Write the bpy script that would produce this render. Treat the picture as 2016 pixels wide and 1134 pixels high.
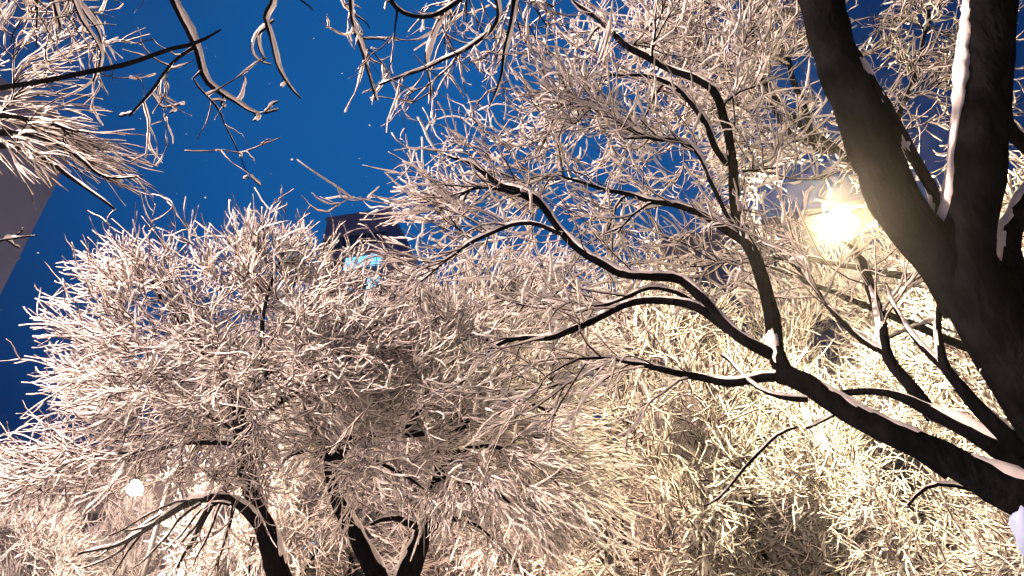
import bpy, math
import numpy as np
from mathutils import Vector

rng = np.random.default_rng(11)
SC = bpy.context.scene
for o in list(bpy.data.objects):
    bpy.data.objects.remove(o)

# ------------------------------------------------------------------ camera
F = 1494.0                      # focal length in pixels of the 2016 px wide photograph
PITCH = math.radians(37.0)
CAMP = np.array([0.0, 0.0, 1.6])
cam_d = bpy.data.cameras.new('camera')
cam_d.sensor_width = 36.0
cam_d.lens = 36.0 * F / 2016.0
cam_d.clip_start = 0.05
cam_d.clip_end = 2000.0
cam = bpy.data.objects.new('camera', cam_d)
SC.collection.objects.link(cam)
cam.location = CAMP
cam.rotation_euler = (math.pi / 2 + PITCH, 0, 0)
SC.camera = cam

# ------------------------------------------------------------------ night sky
W = bpy.data.worlds.new("World")
SC.world = W
W.use_nodes = True
nt = W.node_tree
nt.nodes.clear()
out = nt.nodes.new('ShaderNodeOutputWorld')
bg = nt.nodes.new('ShaderNodeBackground')
tc = nt.nodes.new('ShaderNodeTexCoord')
dot = nt.nodes.new('ShaderNodeVectorMath'); dot.operation = 'DOT_PRODUCT'
dot.inputs[1].default_value = Vector((-0.12, 0.66, 0.72)).normalized()
ramp = nt.nodes.new('ShaderNodeValToRGB')
cr = ramp.color_ramp
cr.elements[0].position = 0.30; cr.elements[0].color = (0.002, 0.016, 0.075, 1)
cr.elements[1].position = 1.0; cr.elements[1].color = (0.006, 0.090, 0.30, 1)
e = cr.elements.new(0.85); e.color = (0.0013, 0.022, 0.096, 1)
e = cr.elements.new(0.95); e.color = (0.003, 0.066, 0.235, 1)
nt.links.new(tc.outputs['Generated'], dot.inputs[0])
nt.links.new(dot.outputs['Value'], ramp.inputs['Fac'])
nt.links.new(ramp.outputs['Color'], bg.inputs['Color'])
bg.inputs['Strength'].default_value = 0.64
nt.links.new(bg.outputs[0], out.inputs['Surface'])

SC.render.engine = 'CYCLES'
SC.view_settings.view_transform = 'Standard'
SC.view_settings.look = 'None'
SC.view_settings.exposure = 0.85
SC.view_settings.gamma = 1.0
cy = SC.cycles
cy.max_bounces = 8
cy.diffuse_bounces = 6
cy.glossy_bounces = 2
cy.transmission_bounces = 4
cy.volume_bounces = 0
cy.use_denoising = True
cy.sample_clamp_indirect = 6.0

LAMP_POWER = 1.0

# ------------------------------------------------------------------ helpers
def P(px, py, d):
    """point seen at photo pixel (px,py) at depth d metres along the view axis"""
    x = (px - 1008.0) / F * d
    u = -(py - 567.0) / F * d
    return CAMP + np.array([x, math.cos(PITCH) * d - math.sin(PITCH) * u, math.sin(PITCH) * d + math.cos(PITCH) * u])

def depth_at_z(px, py, z):
    a = P(px, py, 1.0)[2] - CAMP[2]
    return (z - CAMP[2]) / a

def P_dist(px, py, h):
    """same, at horizontal distance h from the camera"""
    a = P(px, py, 1.0) - CAMP
    return CAMP + a * h / math.hypot(a[0], a[1])

RIGHT = np.array([1.0, 0, 0]); UP = np.array([0, -math.sin(PITCH), math.cos(PITCH)]); FWD = np.array([0, math.cos(PITCH), math.sin(PITCH)])

def nrm(v):
    return v / (np.linalg.norm(v, axis=-1, keepdims=True) + 1e-9)

def link(name, data, parent=None):
    o = bpy.data.objects.new(name, data)
    SC.collection.objects.link(o)
    if parent is not None:
        o.parent = parent
    return o

def tag(o, label=None, cat=None, group=None, kind=None):
    if label: o['label'] = label
    if cat: o['category'] = cat
    if group: o['group'] = group
    if kind: o['kind'] = kind
    return o

def mesh_np(name, V, Fc, mat, smooth=True):
    V = np.asarray(V, dtype=np.float32); Fc = np.asarray(Fc, dtype=np.int32)
    me = bpy.data.meshes.new(name)
    me.vertices.add(len(V)); me.vertices.foreach_set('co', V.ravel())
    k = Fc.shape[1]
    me.loops.add(Fc.size); me.loops.foreach_set('vertex_index', Fc.ravel())
    me.polygons.add(len(Fc))
    me.polygons.foreach_set('loop_start', np.arange(len(Fc), dtype=np.int32) * k)
    me.polygons.foreach_set('use_smooth', np.full(len(Fc), smooth))
    me.update(calc_edges=True)
    me.materials.append(mat)
    return me

def tubes(Pt, R, S, bump=0.0):
    """Pt (N,K,3), R (N,K): tapering tubes with S sides"""
    N, K, _ = Pt.shape
    T = nrm(np.gradient(Pt, axis=1))
    m = nrm(T.mean(axis=1))
    ref = np.eye(3)[np.argmin(np.abs(m), axis=1)]
    U = nrm(np.cross(T, ref[:, None, :]))
    Vv = np.cross(T, U)
    a = np.arange(S) * 2 * np.pi / S
    RR = np.repeat(R[:, :, None], S, axis=2)
    if bump:
        nz = rng.normal(0, 1, RR.shape)
        nz = (nz + np.roll(nz, 1, 1) + np.roll(nz, -1, 1) + np.roll(nz, 1, 2) + np.roll(nz, -1, 2)) / 5
        RR = RR * (1 + bump * nz)
    V = Pt[:, :, None, :] + RR[..., None] * (np.cos(a)[None, None, :, None] * U[:, :, None, :] + np.sin(a)[None, None, :, None] * Vv[:, :, None, :])
    base = (np.arange(N) * K * S)[:, None, None] + (np.arange(K - 1) * S)[None, :, None]
    j = np.arange(S)[None, None, :]; j2 = (j + 1) % S
    Fq = np.stack([base + j, base + j2, base + S + j2, base + S + j], axis=-1)
    return V.reshape(-1, 3), Fq.reshape(-1, 4)

def catmull(pts, n):
    pts = np.asarray(pts, float)
    if len(pts) == 2:
        t = np.linspace(0, 1, n)[:, None]
        return pts[0] * (1 - t) + pts[1] * t
    q = np.vstack([2 * pts[0] - pts[1], pts, 2 * pts[-1] - pts[-2]])
    seg = np.linalg.norm(np.diff(pts[:, :3], axis=0), axis=1); cum = np.concatenate([[0], np.cumsum(seg)])
    s = np.linspace(0, cum[-1], n)
    i = np.clip(np.searchsorted(cum, s, side='right') - 1, 0, len(seg) - 1)
    t = ((s - cum[i]) / np.maximum(seg[i], 1e-6))[:, None]
    p0, p1, p2, p3 = q[i], q[i + 1], q[i + 2], q[i + 3]
    r = 0.5 * ((2 * p1) + (-p0 + p2) * t + (2 * p0 - 5 * p1 + 4 * p2 - p3) * t ** 2 + (-p0 + 3 * p1 - 3 * p2 + p3) * t ** 3)
    r[:, 3] = np.maximum(r[:, 3], 0.0015)
    return r

# ------------------------------------------------------------------ materials
def new_mat(name):
    m = bpy.data.materials.new(name); m.use_nodes = True
    nt = m.node_tree; b = nt.nodes['Principled BSDF']
    return m, nt, b

def noise_col(nt, b, c1, c2, scale, detail=4, bump=0.0, bscale=None, stretch=None, dist=0.02):
    tc = nt.nodes.new('ShaderNodeTexCoord')
    src = tc.outputs['Object']
    if stretch:
        mp = nt.nodes.new('ShaderNodeMapping'); mp.inputs['Scale'].default_value = stretch
        nt.links.new(src, mp.inputs['Vector']); src = mp.outputs[0]
    n = nt.nodes.new('ShaderNodeTexNoise'); n.inputs['Scale'].default_value = scale; n.inputs['Detail'].default_value = detail
    nt.links.new(src, n.inputs['Vector'])
    r = nt.nodes.new('ShaderNodeValToRGB')
    r.color_ramp.elements[0].position = 0.35; r.color_ramp.elements[0].color = (*c1, 1)
    r.color_ramp.elements[1].position = 0.65; r.color_ramp.elements[1].color = (*c2, 1)
    nt.links.new(n.outputs['Fac'], r.inputs['Fac']); nt.links.new(r.outputs['Color'], b.inputs['Base Color'])
    if bump:
        n2 = nt.nodes.new('ShaderNodeTexNoise'); n2.inputs['Scale'].default_value = bscale or scale * 3; n2.inputs['Detail'].default_value = 5
        nt.links.new(src, n2.inputs['Vector'])
        bp = nt.nodes.new('ShaderNodeBump'); bp.inputs['Strength'].default_value = bump; bp.inputs['Distance'].default_value = dist
        nt.links.new(n2.outputs['Fac'], bp.inputs['Height']); nt.links.new(bp.outputs[0], b.inputs['Normal'])

def simple(name, col, rough=0.7, metal=0.0, c2=None, scale=6, bump=0.0):
    m, nt, b = new_mat(name)
    b.inputs['Roughness'].default_value = rough; b.inputs['Metallic'].default_value = metal
    noise_col(nt, b, col, c2 or tuple(c * 0.8 for c in col), scale, bump=bump)
    return m

M = {}
m, n_, b = new_mat('bark'); b.inputs['Roughness'].default_value = 1.0; b.inputs['Specular IOR Level'].default_value = 0.0
noise_col(n_, b, (0.003, 0.0035, 0.0048), (0.008, 0.0085, 0.0105), 14, bump=0.9, bscale=38, stretch=(1, 1, 0.35), dist=0.02); M['bark'] = m
m, n_, b = new_mat('twig_wood'); b.inputs['Roughness'].default_value = 0.9; b.inputs['Specular IOR Level'].default_value = 0.1
noise_col(n_, b, (0.016, 0.011, 0.011), (0.040, 0.026, 0.023), 9); M['wood'] = m

def snow_shader(nt, b, transl):
    b.inputs['Roughness'].default_value = 0.75
    b.inputs['Specular IOR Level'].default_value = 0.15
    tr = nt.nodes.new('ShaderNodeBsdfTranslucent'); tr.inputs['Color'].default_value = (0.86, 0.84, 0.82, 1)
    mx = nt.nodes.new('ShaderNodeMixShader'); mx.inputs['Fac'].default_value = transl
    nt.links.new(b.outputs[0], mx.inputs[1]); nt.links.new(tr.outputs[0], mx.inputs[2])
    return mx
m, n_, b = new_mat('twig_snow')
noise_col(n_, b, (0.88, 0.87, 0.875), (0.94, 0.93, 0.935), 30, detail=2)
mx = snow_shader(n_, b, 0.28); n_.links.new(mx.outputs[0], n_.nodes['Material Output'].inputs['Surface']); M['snow'] = m
m, n_, b = new_mat('limb_snow')
noise_col(n_, b, (0.78, 0.78, 0.80), (0.9, 0.9, 0.9), 12, bump=0.5, bscale=60, dist=0.01); b.inputs['Roughness'].default_value = 0.7; M['snow_thick'] = m
m, n_, b = new_mat('ground_snow')
noise_col(n_, b, (0.16, 0.15, 0.14), (0.62, 0.62, 0.64), 1.1, bump=0.6, bscale=4, dist=0.1); M['snow_ground'] = m

# twig with snow on its upper side and bare wood below, by the way the surface faces
m, n_, b = new_mat('snowy_twig')
b.inputs['Specular IOR Level'].default_value = 0.1
geo = n_.nodes.new('ShaderNodeNewGeometry'); sp = n_.nodes.new('ShaderNodeSeparateXYZ')
n_.links.new(geo.outputs['Normal'], sp.inputs[0])
tc = n_.nodes.new('ShaderNodeTexCoord'); nz = n_.nodes.new('ShaderNodeTexNoise'); nz.inputs['Scale'].default_value = 5.0; nz.inputs['Detail'].default_value = 3
n_.links.new(tc.outputs['Object'], nz.inputs['Vector'])
ad = n_.nodes.new('ShaderNodeMath'); ad.operation = 'ADD'; n_.links.new(sp.outputs['Z'], ad.inputs[0])
mu = n_.nodes.new('ShaderNodeMath'); mu.operation = 'MULTIPLY_ADD'; mu.inputs[1].default_value = 1.6; mu.inputs[2].default_value = -0.25
n_.links.new(nz.outputs['Fac'], mu.inputs[0]); n_.links.new(mu.outputs[0], ad.inputs[1])
gt = n_.nodes.new('ShaderNodeMapRange'); gt.inputs['From Min'].default_value = -0.02; gt.inputs['From Max'].default_value = 0.12
n_.links.new(ad.outputs[0], gt.inputs['Value'])
b.inputs['Base Color'].default_value = (0.05, 0.032, 0.032, 1)
b2 = n_.nodes.new('ShaderNodeBsdfPrincipled'); b2.inputs['Base Color'].default_value = (0.86, 0.85, 0.85, 1)
mx = snow_shader(n_, b2, 0.25)
mm = n_.nodes.new('ShaderNodeMixShader'); n_.links.new(gt.outputs[0], mm.inputs['Fac']); n_.links.new(b.outputs[0], mm.inputs[1]); n_.links.new(mx.outputs[0], mm.inputs[2])
n_.links.new(mm.outputs[0], n_.nodes['Material Output'].inputs['Surface'])
M['snowy_twig'] = m

M['metal_dark'] = simple('dark_painted_metal', (0.03, 0.032, 0.035), 0.5, 0.3)
M['render_mauve'] = simple('mauve_render', (0.30, 0.26, 0.29), 0.85, 0, (0.36, 0.31, 0.34), 0.6, 0.2)
M['render_pale'] = simple('pale_render', (0.36, 0.33, 0.36), 0.85, 0, (0.44, 0.40, 0.42), 0.5, 0.2)
M['render_cool'] = simple('cool_grey_render', (0.14, 0.17, 0.28), 0.85, 0, (0.17, 0.20, 0.31), 0.6, 0.2)
M['render_dusk'] = simple('dusky_render', (0.36, 0.30, 0.42), 0.85, 0, (0.42, 0.36, 0.48), 0.6, 0.2)
M['concrete'] = simple('dark_concrete', (0.12, 0.11, 0.13), 0.85, 0, (0.16, 0.15, 0.17), 0.8, 0.2)
M['roof'] = simple('roof_sheet', (0.20, 0.21, 0.27), 0.6, 0, (0.26, 0.27, 0.33), 0.8)
m, n_, b = new_mat('window_glass'); b.inputs['Base Color'].default_value = (0.02, 0.03, 0.05, 1); b.inputs['Roughness'].default_value = 0.08; M['glass'] = m
m, n_, b = new_mat('blue_glass'); b.inputs['Base Color'].default_value = (0.05, 0.09, 0.28, 1); b.inputs['Roughness'].default_value = 0.15; M['glass_blue'] = m
M['frame'] = simple('window_frame', (0.30, 0.30, 0.33), 0.5)
def emis(name, col, s):
    m, nt, b = new_mat(name)
    b.inputs['Base Color'].default_value = (0.8, 0.8, 0.8, 1)
    b.inputs['Emission Color'].default_value = (*col, 1); b.inputs['Emission Strength'].default_value = s
    return m
M['lit_cyan'] = emis('lit_window_cyan', (0.10, 0.52, 0.95), 1.3)
M['lit_warm'] = emis('lit_window_warm', (1.0, 0.62, 0.30), 0.9)

# ------------------------------------------------------------------ boxes
def boxes_mesh(name, bl, mat):
    V, Fc = [], []
    for (x0, y0, z0, x1, y1, z1) in bl:
        k = len(V)
        V += [(x0, y0, z0), (x1, y0, z0), (x1, y1, z0), (x0, y1, z0), (x0, y0, z1), (x1, y0, z1), (x1, y1, z1), (x0, y1, z1)]
        Fc += [(k, k + 3, k + 2, k + 1), (k + 4, k + 5, k + 6, k + 7), (k, k + 1, k + 5, k + 4), (k + 1, k + 2, k + 6, k + 5), (k + 2, k + 3, k + 7, k + 6), (k + 3, k, k + 4, k + 7)]
    return mesh_np(name, V, Fc, mat, smooth=False)

def lathe(name, prof, S, mat, smooth=True):
    V, Fc = [], []
    for (r, z) in prof:
        for i in range(S):
            a = 2 * math.pi * i / S
            V.append((r * math.cos(a), r * math.sin(a), z))
    for k in range(len(prof) - 1):
        for i in range(S):
            j = (i + 1) % S
            Fc.append((k * S + i, k * S + j, (k + 1) * S + j, (k + 1) * S + i))
    return mesh_np(name, V, Fc, mat, smooth)

# ------------------------------------------------------------------ ground
def ground():
    n = 60
    g = np.linspace(-1, 1, n) ; g = np.sign(g) * np.abs(g) ** 2 * 600
    X, Y = np.meshgrid(g, g + 20)
    Z = 0.06 * np.sin(X * 0.9) * np.cos(Y * 0.7) + 0.04 * np.sin(X * 2.3 + Y)
    V = np.stack([X, Y, Z - 0.1], -1).reshape(-1, 3)
    i = np.arange(n - 1)[:, None] * n + np.arange(n - 1)[None, :]
    Fc = np.stack([i, i + 1, i + n + 1, i + n], -1).reshape(-1, 4)
    tag(link('snowy_ground', mesh_np('snowy_ground', V, Fc, M['snow_ground'])), kind='structure')
ground()

# ------------------------------------------------------------------ buildings
def building(name, label, px, py_top, dist, wid, dep, rot, wallmat, floors_h=3.0, ncol=4, win=(1.3, 1.5), lit=(), glass='glass', top=None, maxz=None, anchor=0.5, minrow=0, sides=False):
    """front face centre stands under the direction of photo pixel px; roof edge at py_top"""
    p = P_dist(px, py_top, dist)
    H = top or p[2]
    root = link(name, None)
    root.location = (p[0], p[1], 0); root.rotation_euler = (0, 0, rot)
    tag(root, label, 'building')
    x0 = -wid * anchor; x1 = x0 + wid
    link('wall', boxes_mesh('wall', [(x0, 0, -0.3, x1, dep, H)], wallmat), root)
    nf = int(H // floors_h)
    link('parapet', boxes_mesh('parapet', [(x0 - 0.15, -0.15, H, x1 + 0.15, dep + 0.15, H + 0.35)], wallmat), root)
    for f in range(1, nf + 1):
        if f * floors_h > H - 0.3: continue
        link('floor_band', boxes_mesh('floor_band', [(x0 - 0.04, -0.04, f * floors_h - 0.1, x1 + 0.04, dep + 0.04, f * floors_h + 0.06)], wallmat), root)
    w, h = win
    fr = boxes_mesh('window', [(-w / 2, -0.05, 0, -w / 2 + 0.09, 0.02, h), (w / 2 - 0.09, -0.05, 0, w / 2, 0.02, h), (-w / 2 + 0.09, -0.05, 0, w / 2 - 0.09, 0.02, 0.09), (-w / 2 + 0.09, -0.05, h - 0.09, w / 2 - 0.09, 0.02, h), (-0.04, -0.045, 0.09, 0.04, 0.015, h - 0.09)], M['frame'])
    pane_d = boxes_mesh('pane', [(-w / 2 + 0.05, -0.02, 0.05, w / 2 - 0.05, -0.008, h - 0.05)], M[glass])
    pane_c = boxes_mesh('pane', [(-w / 2 + 0.05, -0.02, 0.05, w / 2 - 0.05, -0.008, h - 0.05)], M['lit_cyan'])
    faces = [(x0, 0, 1, 0, wid, 0.0)]
    if sides:
        faces.append((x1, 0, 0, 1, dep, math.pi / 2)); faces.append((x0, dep, 0, -1, dep, -math.pi / 2))
    for fi, (ax, ay, dx, dy, L, rz) in enumerate(faces):
        nc = ncol if fi == 0 else max(1, int(ncol * L / wid))
        for c in range(nc):
            t = (c + 0.5) / nc * L
            for f in range(minrow, nf):
                z = f * floors_h + 0.9
                if z + h > H - 0.2: continue
                wo = link('window', fr, root)
                wo.location = (ax + dx * t, ay + dy * t, z); wo.rotation_euler = (0, 0, rz)
                link('pane', pane_c if (fi, c, f) in lit else pane_d, wo)
    return root

building('tower_block', 'blank mauve tower block wall rising at the left edge behind snowy twigs', 104, 375, 30, 12, 12, math.radians(52), M['render_cool'], 3.4, 0, anchor=1.0, top=float(P_dist(150, 265, 30)[2]))
building('tower_block', 'tall slim tower with cyan lit windows seen above the left tree crown', 705, 425, 62, 7.0, 9, math.radians(-12), M['render_dusk'], 3.0, 5, win=(1.5, 1.7),
         lit=((0, 2, 16), (0, 4, 16), (0, 2, 15), (0, 1, 15), (0, 3, 16), (0, 3, 14), (0, 4, 14), (0, 0, 14), (0, 2, 14), (0, 4, 15), (0, 1, 14)), minrow=8)
building('glass_block', 'blue glass fronted block behind the twigs left of the bright lamp', 1520, 440, 36, 13.0, 10, math.radians(-18), M['render_cool'], 3.2, 5, win=(2.2, 2.6), glass='glass_blue', minrow=4)
building('apartment_block', 'long low mauve apartment block behind the left tree trunks', 380, 925, 38, 30, 12, math.radians(14), M['render_mauve'], 3.0, 12, win=(1.3, 1.4),
         lit=((0, 1, 3), (0, 1, 4), (0, 8, 5), (0, 8, 4), (0, 10, 4), (0, 9, 5)), minrow=3)

def arched_hall():
    p = P_dist(905, 1020, 26)
    root = link('arched_hall', None); root.location = (p[0], p[1], 0); root.rotation_euler = (0, 0, math.radians(-6))
    tag(root, 'bluish barrel roofed hall low behind the two leaning trunks', 'building')
    H = p[2]; hw = 2.9; dep = 9; n = 16
    prof = [(-hw, -0.3)] + [(-hw * math.cos(math.pi * i / n), H - hw + hw * math.sin(math.pi * i / n)) for i in range(n + 1)] + [(hw, -0.3)]
    V = [(x, 0, z) for x, z in prof] + [(x, dep, z) for x, z in prof]; k = len(prof)
    Fc = [(i, i + 1, k + i + 1, k + i) for i in range(k - 1)]
    me = bpy.data.meshes.new('wall'); me.from_pydata(V, [], Fc + [tuple(range(k))[::-1], tuple(range(k, 2 * k))]); me.materials.append(M['roof'])
    link('wall', me, root)
    for i in range(-3, 4):
        x = i * 0.75; top = H - hw + math.sqrt(max(0, hw * hw - x * x))
        link('facade_rib', boxes_mesh('facade_rib', [(x - 0.05, -0.12, 0, x + 0.05, -0.003, top - 0.25)], M['frame']), root)
arched_hall()

# ------------------------------------------------------------------ street lamps
def street_lamp(px, py, z, label, power, yaw, arm=1.0, col=(1.0, 0.74, 0.42), loc=None, gs=1.0):
    if loc is None:
        loc = P(px, py, depth_at_z(px, py, z))
    root = link('street_lamp', None); tag(root, label, 'street lamp', 'street lamps of the garden path')
    ca, sa = math.cos(yaw), math.sin(yaw)
    root.location = (loc[0] + ca * arm, loc[1] + sa * arm, 0)
    root.rotation_euler = (0, 0, yaw)
    zz = loc[2]
    link('post', lathe('post', [(0.0, -0.2), (0.11, -0.2), (0.11, 0.5), (0.07, 0.6), (0.045, zz + 0.3), (0.03, zz + 0.34), (0, zz + 0.34)], 12, M['metal_dark']), root)
    t = np.linspace(0, 1, 9)
    pts = np.stack([-arm * t, 0 * t, zz + 0.26 + 0.10 * np.sin(t * math.pi) - 0.03 * t], -1)
    V, Fc = tubes(pts[None], np.full((1, 9), 0.022), 8)
    link('arm', mesh_np('arm', V, Fc, M['metal_dark']), root)
    cap = link('lamp_cap', lathe('lamp_cap', [(0.0, 0.25), (0.03, 0.25), (0.05, 0.17), (0.09, 0.13), (0.09, 0.115), (0.0, 0.115)], 14, M['metal_dark']), root)
    cap.location = (-arm, 0, zz)
    g = lathe('globe', [(0.0, -0.18), (0.10, -0.165), (0.18, -0.105), (0.22, -0.01), (0.21, 0.05), (0.15, 0.10), (0.085, 0.113), (0, 0.113)], 16, emis('lamp_light', col, power))
    gl = link('globe', g, root); gl.location = (-arm, 0, zz); gl.scale = (gs, gs, gs * 0.95)
    return root

street_lamp(1648, 437, 8.0, 'bright street lamp shining through twigs left of the big dark limb', 1900, math.radians(4), 1.6, col=(1.0, 0.745, 0.42), gs=0.84)
street_lamp(265, 962, 6.5, 'distant street lamp glowing through the lower left twigs', 1100, math.radians(60), 0.6, gs=0.6, col=(1.0, 0.68, 0.50))
# outside the picture: lamps added to light left crowns and tower, then low lamps
street_lamp(0, 0, 0, 'street lamp added left of the picture to light the left crowns', 900, math.radians(180), 0.8, col=(1.0, 0.68, 0.58), loc=(-9.0, 5.0, 7.5))
street_lamp(0, 0, 0, 'street lamp added out of view beside the photographer to light the left crowns', 3700, math.radians(200), 0.8, col=(1.0, 0.68, 0.54), loc=(-6.0, 1.0, 8.0))

street_lamp(0, 0, 0, 'street lamp added at the foot of the mauve tower to light its wall', 50, math.radians(200), 0.8, col=(1.0, 0.72, 0.75), loc=(-12.5, 16.0, 5.0))
street_lamp(0, 0, 0, 'low street lamp among the trees below the picture, centre', 330, math.radians(90), 0.6, col=(1.0, 0.62, 0.42), loc=tuple(P_dist(1085, 1215, 11.0)))
street_lamp(0, 0, 0, 'low street lamp among the trees below the picture, left', 150, math.radians(90), 0.6, col=(1.0, 0.70, 0.46), loc=tuple(P_dist(250, 1215, 12.0)))

# ------------------------------------------------------------------ trees
LAMP1 = P(1648, 437, depth_at_z(1648, 437, 8.0))
def keep_lamp_clear(tw):
    """the lamp hangs in a gap of the crown: no twig grows right across it"""
    v = tw[..., :3] - CAMP; ax = nrm(LAMP1 - CAMP); L = np.linalg.norm(LAMP1 - CAMP)
    along = v @ ax; off = np.linalg.norm(v - along[..., None] * ax, axis=-1)
    near = np.linalg.norm(tw[..., :3] - LAMP1, axis=-1)
    return ~np.any(((off < 0.27 * along / L) & (along < L)) | (near < 0.95), axis=1)

class Tree:
    def __init__(self, name, label, group='snow covered trees'):
        self.root = link(name, None); tag(self.root, label, 'tree', group)
        self.segs = []          # resampled limbs (n,4)
        self.Q = np.zeros((0, 3)); self.T = np.zeros((0, 3)); self.R = np.zeros(0)
        self.branches = []
        self.ymap = None
    def dep(self, py, d):
        if self.ymap is None: return d
        u = (567.0 - py) / F; c = math.cos(PITCH) - math.sin(PITCH) * u
        y = d * c; yr, k = self.ymap
        return (yr + k * (y - yr)) / c
    def _reg(self, s):
        self.Q = np.vstack([self.Q, s[:, :3]]); self.T = np.vstack([self.T, nrm(np.gradient(s[:, :3], axis=0))]); self.R = np.concatenate([self.R, s[:, 3]])
    def limb(self, pts, name='limb', snow=1.0, wind=(-0.08, 0, 0), depth_on=True, lead=None, tw=True, S=12, jit=0.012):
        """pts: (px,py,depth,width px) or ('w',x,y,z,r) in metres"""
        q = []
        for p in pts:
            if p[0] == 'w': q.append(p[1:])
            else:
                d = self.dep(p[1], p[2])
                q.append((*P(p[0], p[1], d), p[3] * 0.5 * d / F))
        q = np.array(q, float)
        L = np.linalg.norm(np.diff(q[:, :3], axis=0), axis=1).sum()
        n = int(min(90, max(10, L / 0.045)))
        s = catmull(q, n)
        if jit:
            nz = rng.normal(0, 1, (n, 3)); 
            for _ in range(3): nz[1:-1] = (nz[:-2] + nz[1:-1] * 2 + nz[2:]) / 4
            s[:, :3] += nz * jit
            s[:, 3] *= 1 + 0.06 * nz[:, 0]
        V, Fc = tubes(s[None, :, :3], s[None, :, 3], S, bump=0.10)
        o = link(name, mesh_np(name, V, Fc, M['bark']), self.root)
        if snow:
            self.snow_on(s, o, snow, wind)
        self._reg(s)
        if tw: self.branches.append(s)
        return s
    def snow_on(self, s, parent, amt, wind, fat=False):
        t = nrm(np.gradient(s[:, :3], axis=0))
        up = nrm(np.array([wind[0], wind[1], 1.0]))
        pe = up - (t @ up)[:, None] * t
        mag = np.linalg.norm(pe, axis=1, keepdims=True)
        n = len(s)
        nz = rng.normal(0, 1, n)
        for _ in range(2): nz[1:-1] = (nz[:-2] + nz[1:-1] * 2 + nz[2:]) / 4
        r = s[:, 3]
        th = amt * np.clip(0.006 + 0.10 * r + (0.004 + 0.10 * r) * nz, 0.001, 1)   # snow thickness above the wood
        w = (r * 0.66 + th * 0.5)
        c = s[:, :3] + pe / (mag + 1e-6) * ((r + th - w) * np.clip(mag[:, 0] * 2.2, 0.1, 1))[:, None]
        w = w * (1 + 0.05 * nz); w[-3:] *= (0.85, 0.6, 0.2)
        V, Fc = tubes(c[None], w[None], 10, bump=0.22)
        link('snow_cover', mesh_np('snow_cover', V, Fc, M['snow_thick']), parent)
    def fill(self, c, rad, n, lo=0.0, maxr=0.02, up=0.2, axes=None, shell=0.5, minz=None, sep=True, lift=0.15):
        A = np.stack(axes if axes is not None else (RIGHT, UP, FWD))
        d = nrm(rng.normal(0, 1, (n * 3, 3))); rr = rng.random(n * 3) ** (1 / 3) * (1 - shell) + shell * rng.random(n * 3) ** 0.25
        X = np.asarray(c) + ((d * rr[:, None]) * np.asarray(rad)) @ A
        if minz is not None: X = X[X[:, 2] > minz]
        X = X[:n]
        d0 = np.min(np.linalg.norm(X[:, None, :] - self.Q[None, ::6, :], axis=2), axis=1)
        for x in X[np.argsort(d0)]:
            v = x - self.Q; dist = np.linalg.norm(v, axis=1)
            cosa = (v * self.T).sum(1) / (dist + 1e-6)
            sc = dist * (1 + 0.7 * (1 - cosa)) + 0.25 * (self.R < 0.006)
            i = int(np.argmin(sc)); L = dist[i]
            if L < 0.15: continue
            p0 = self.Q[i]; t0 = nrm(0.6 * self.T[i] + 0.8 * v[i] / L + np.array([0, 0, lift])) * L
            t1 = nrm(v[i] / L + np.array([0, 0, up]) + rng.normal(0, 0.3, 3)) * L
            k = int(np.clip(L / 0.08, 7, 26)); t = np.linspace(0, 1, k)[:, None]
            q = (2 * t ** 3 - 3 * t ** 2 + 1) * p0 + (t ** 3 - 2 * t ** 2 + t) * t0 + (-2 * t ** 3 + 3 * t ** 2) * x + (t ** 3 - t ** 2) * t1
            nz = rng.normal(0, 1, (k, 3)); nz[1:-1] = (nz[:-2] + nz[1:-1] + nz[2:]) / 3
            q = q + nz * 0.018 * np.minimum(1, L) * (t > 0)
            r0 = min(self.R[i] * 0.75, maxr, 0.006 + 0.011 * L)
            r = r0 + (0.0035 - r0) * t[:, 0] ** 0.8
            s = np.hstack([q, np.maximum(r, 0.003)[:, None]])
            self._reg(s); self.branches.append(s)
            if sep:
                V, Fc = tubes(s[None, :, :3], s[None, :, 3], 6, bump=0.05)
                o = link('branch', mesh_np('branch', V, Fc, M['bark']), self.root)
                self.snow_on(s, o, 0.75, (-0.1, 0.0, 0))
    def grow(self, n, L, ang=(25, 65), trop=0.0, outw=0.0, outc=None, wig=0.9, K=7, rr=0.010, rmin=0.0022, tr=(0.15, 1.0), src=None, rmax_src=0.022):
        if src is None:
            arr = [catmull(s, 16) for s in self.branches]
            src = np.stack(arr)
        Ps, Rs = src[..., :3], src[..., 3]
        seg = np.linalg.norm(np.diff(Ps, axis=1), axis=2).sum(1)
        w = seg * np.where(Rs.mean(1) > rmax_src, 0.0, np.where(Rs.mean(1) > 0.6 * rmax_src, 0.4, 1.0)); w /= w.sum()
        i = rng.choice(len(src), n, p=w)
        t = rng.uniform(tr[0], tr[1], n) * (Ps.shape[1] - 1)
        k = np.minimum(t.astype(int), Ps.shape[1] - 2); f = (t - k)[:, None]
        p = Ps[i, k] * (1 - f) + Ps[i, k + 1] * f
        T = nrm(Ps[i, k + 1] - Ps[i, k]); rp = Rs[i, k]
        q = rng.normal(0, 1, (n, 3))
        od = nrm(p - outc) if outc is not None else np.zeros((n, 3))
        q = q + 1.2 * outw * od + np.array([0, 0, 0.5 * trop])
        q = nrm(q - (q * T).sum(1, keepdims=True) * T)
        a = np.radians(rng.uniform(ang[0], ang[1], n))[:, None]
        d = nrm(np.cos(a) * T + np.sin(a) * q)
        Ln = rng.uniform(L[0], L[1], n) ; Ln *= np.where(rng.random(n) < 0.2, 1.35, 1.0)
        c = rng.normal(0, wig, (n, 3))
        out = np.zeros((n, K, 4)); out[:, 0, :3] = p
        h = (Ln / (K - 1))[:, None]
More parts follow.
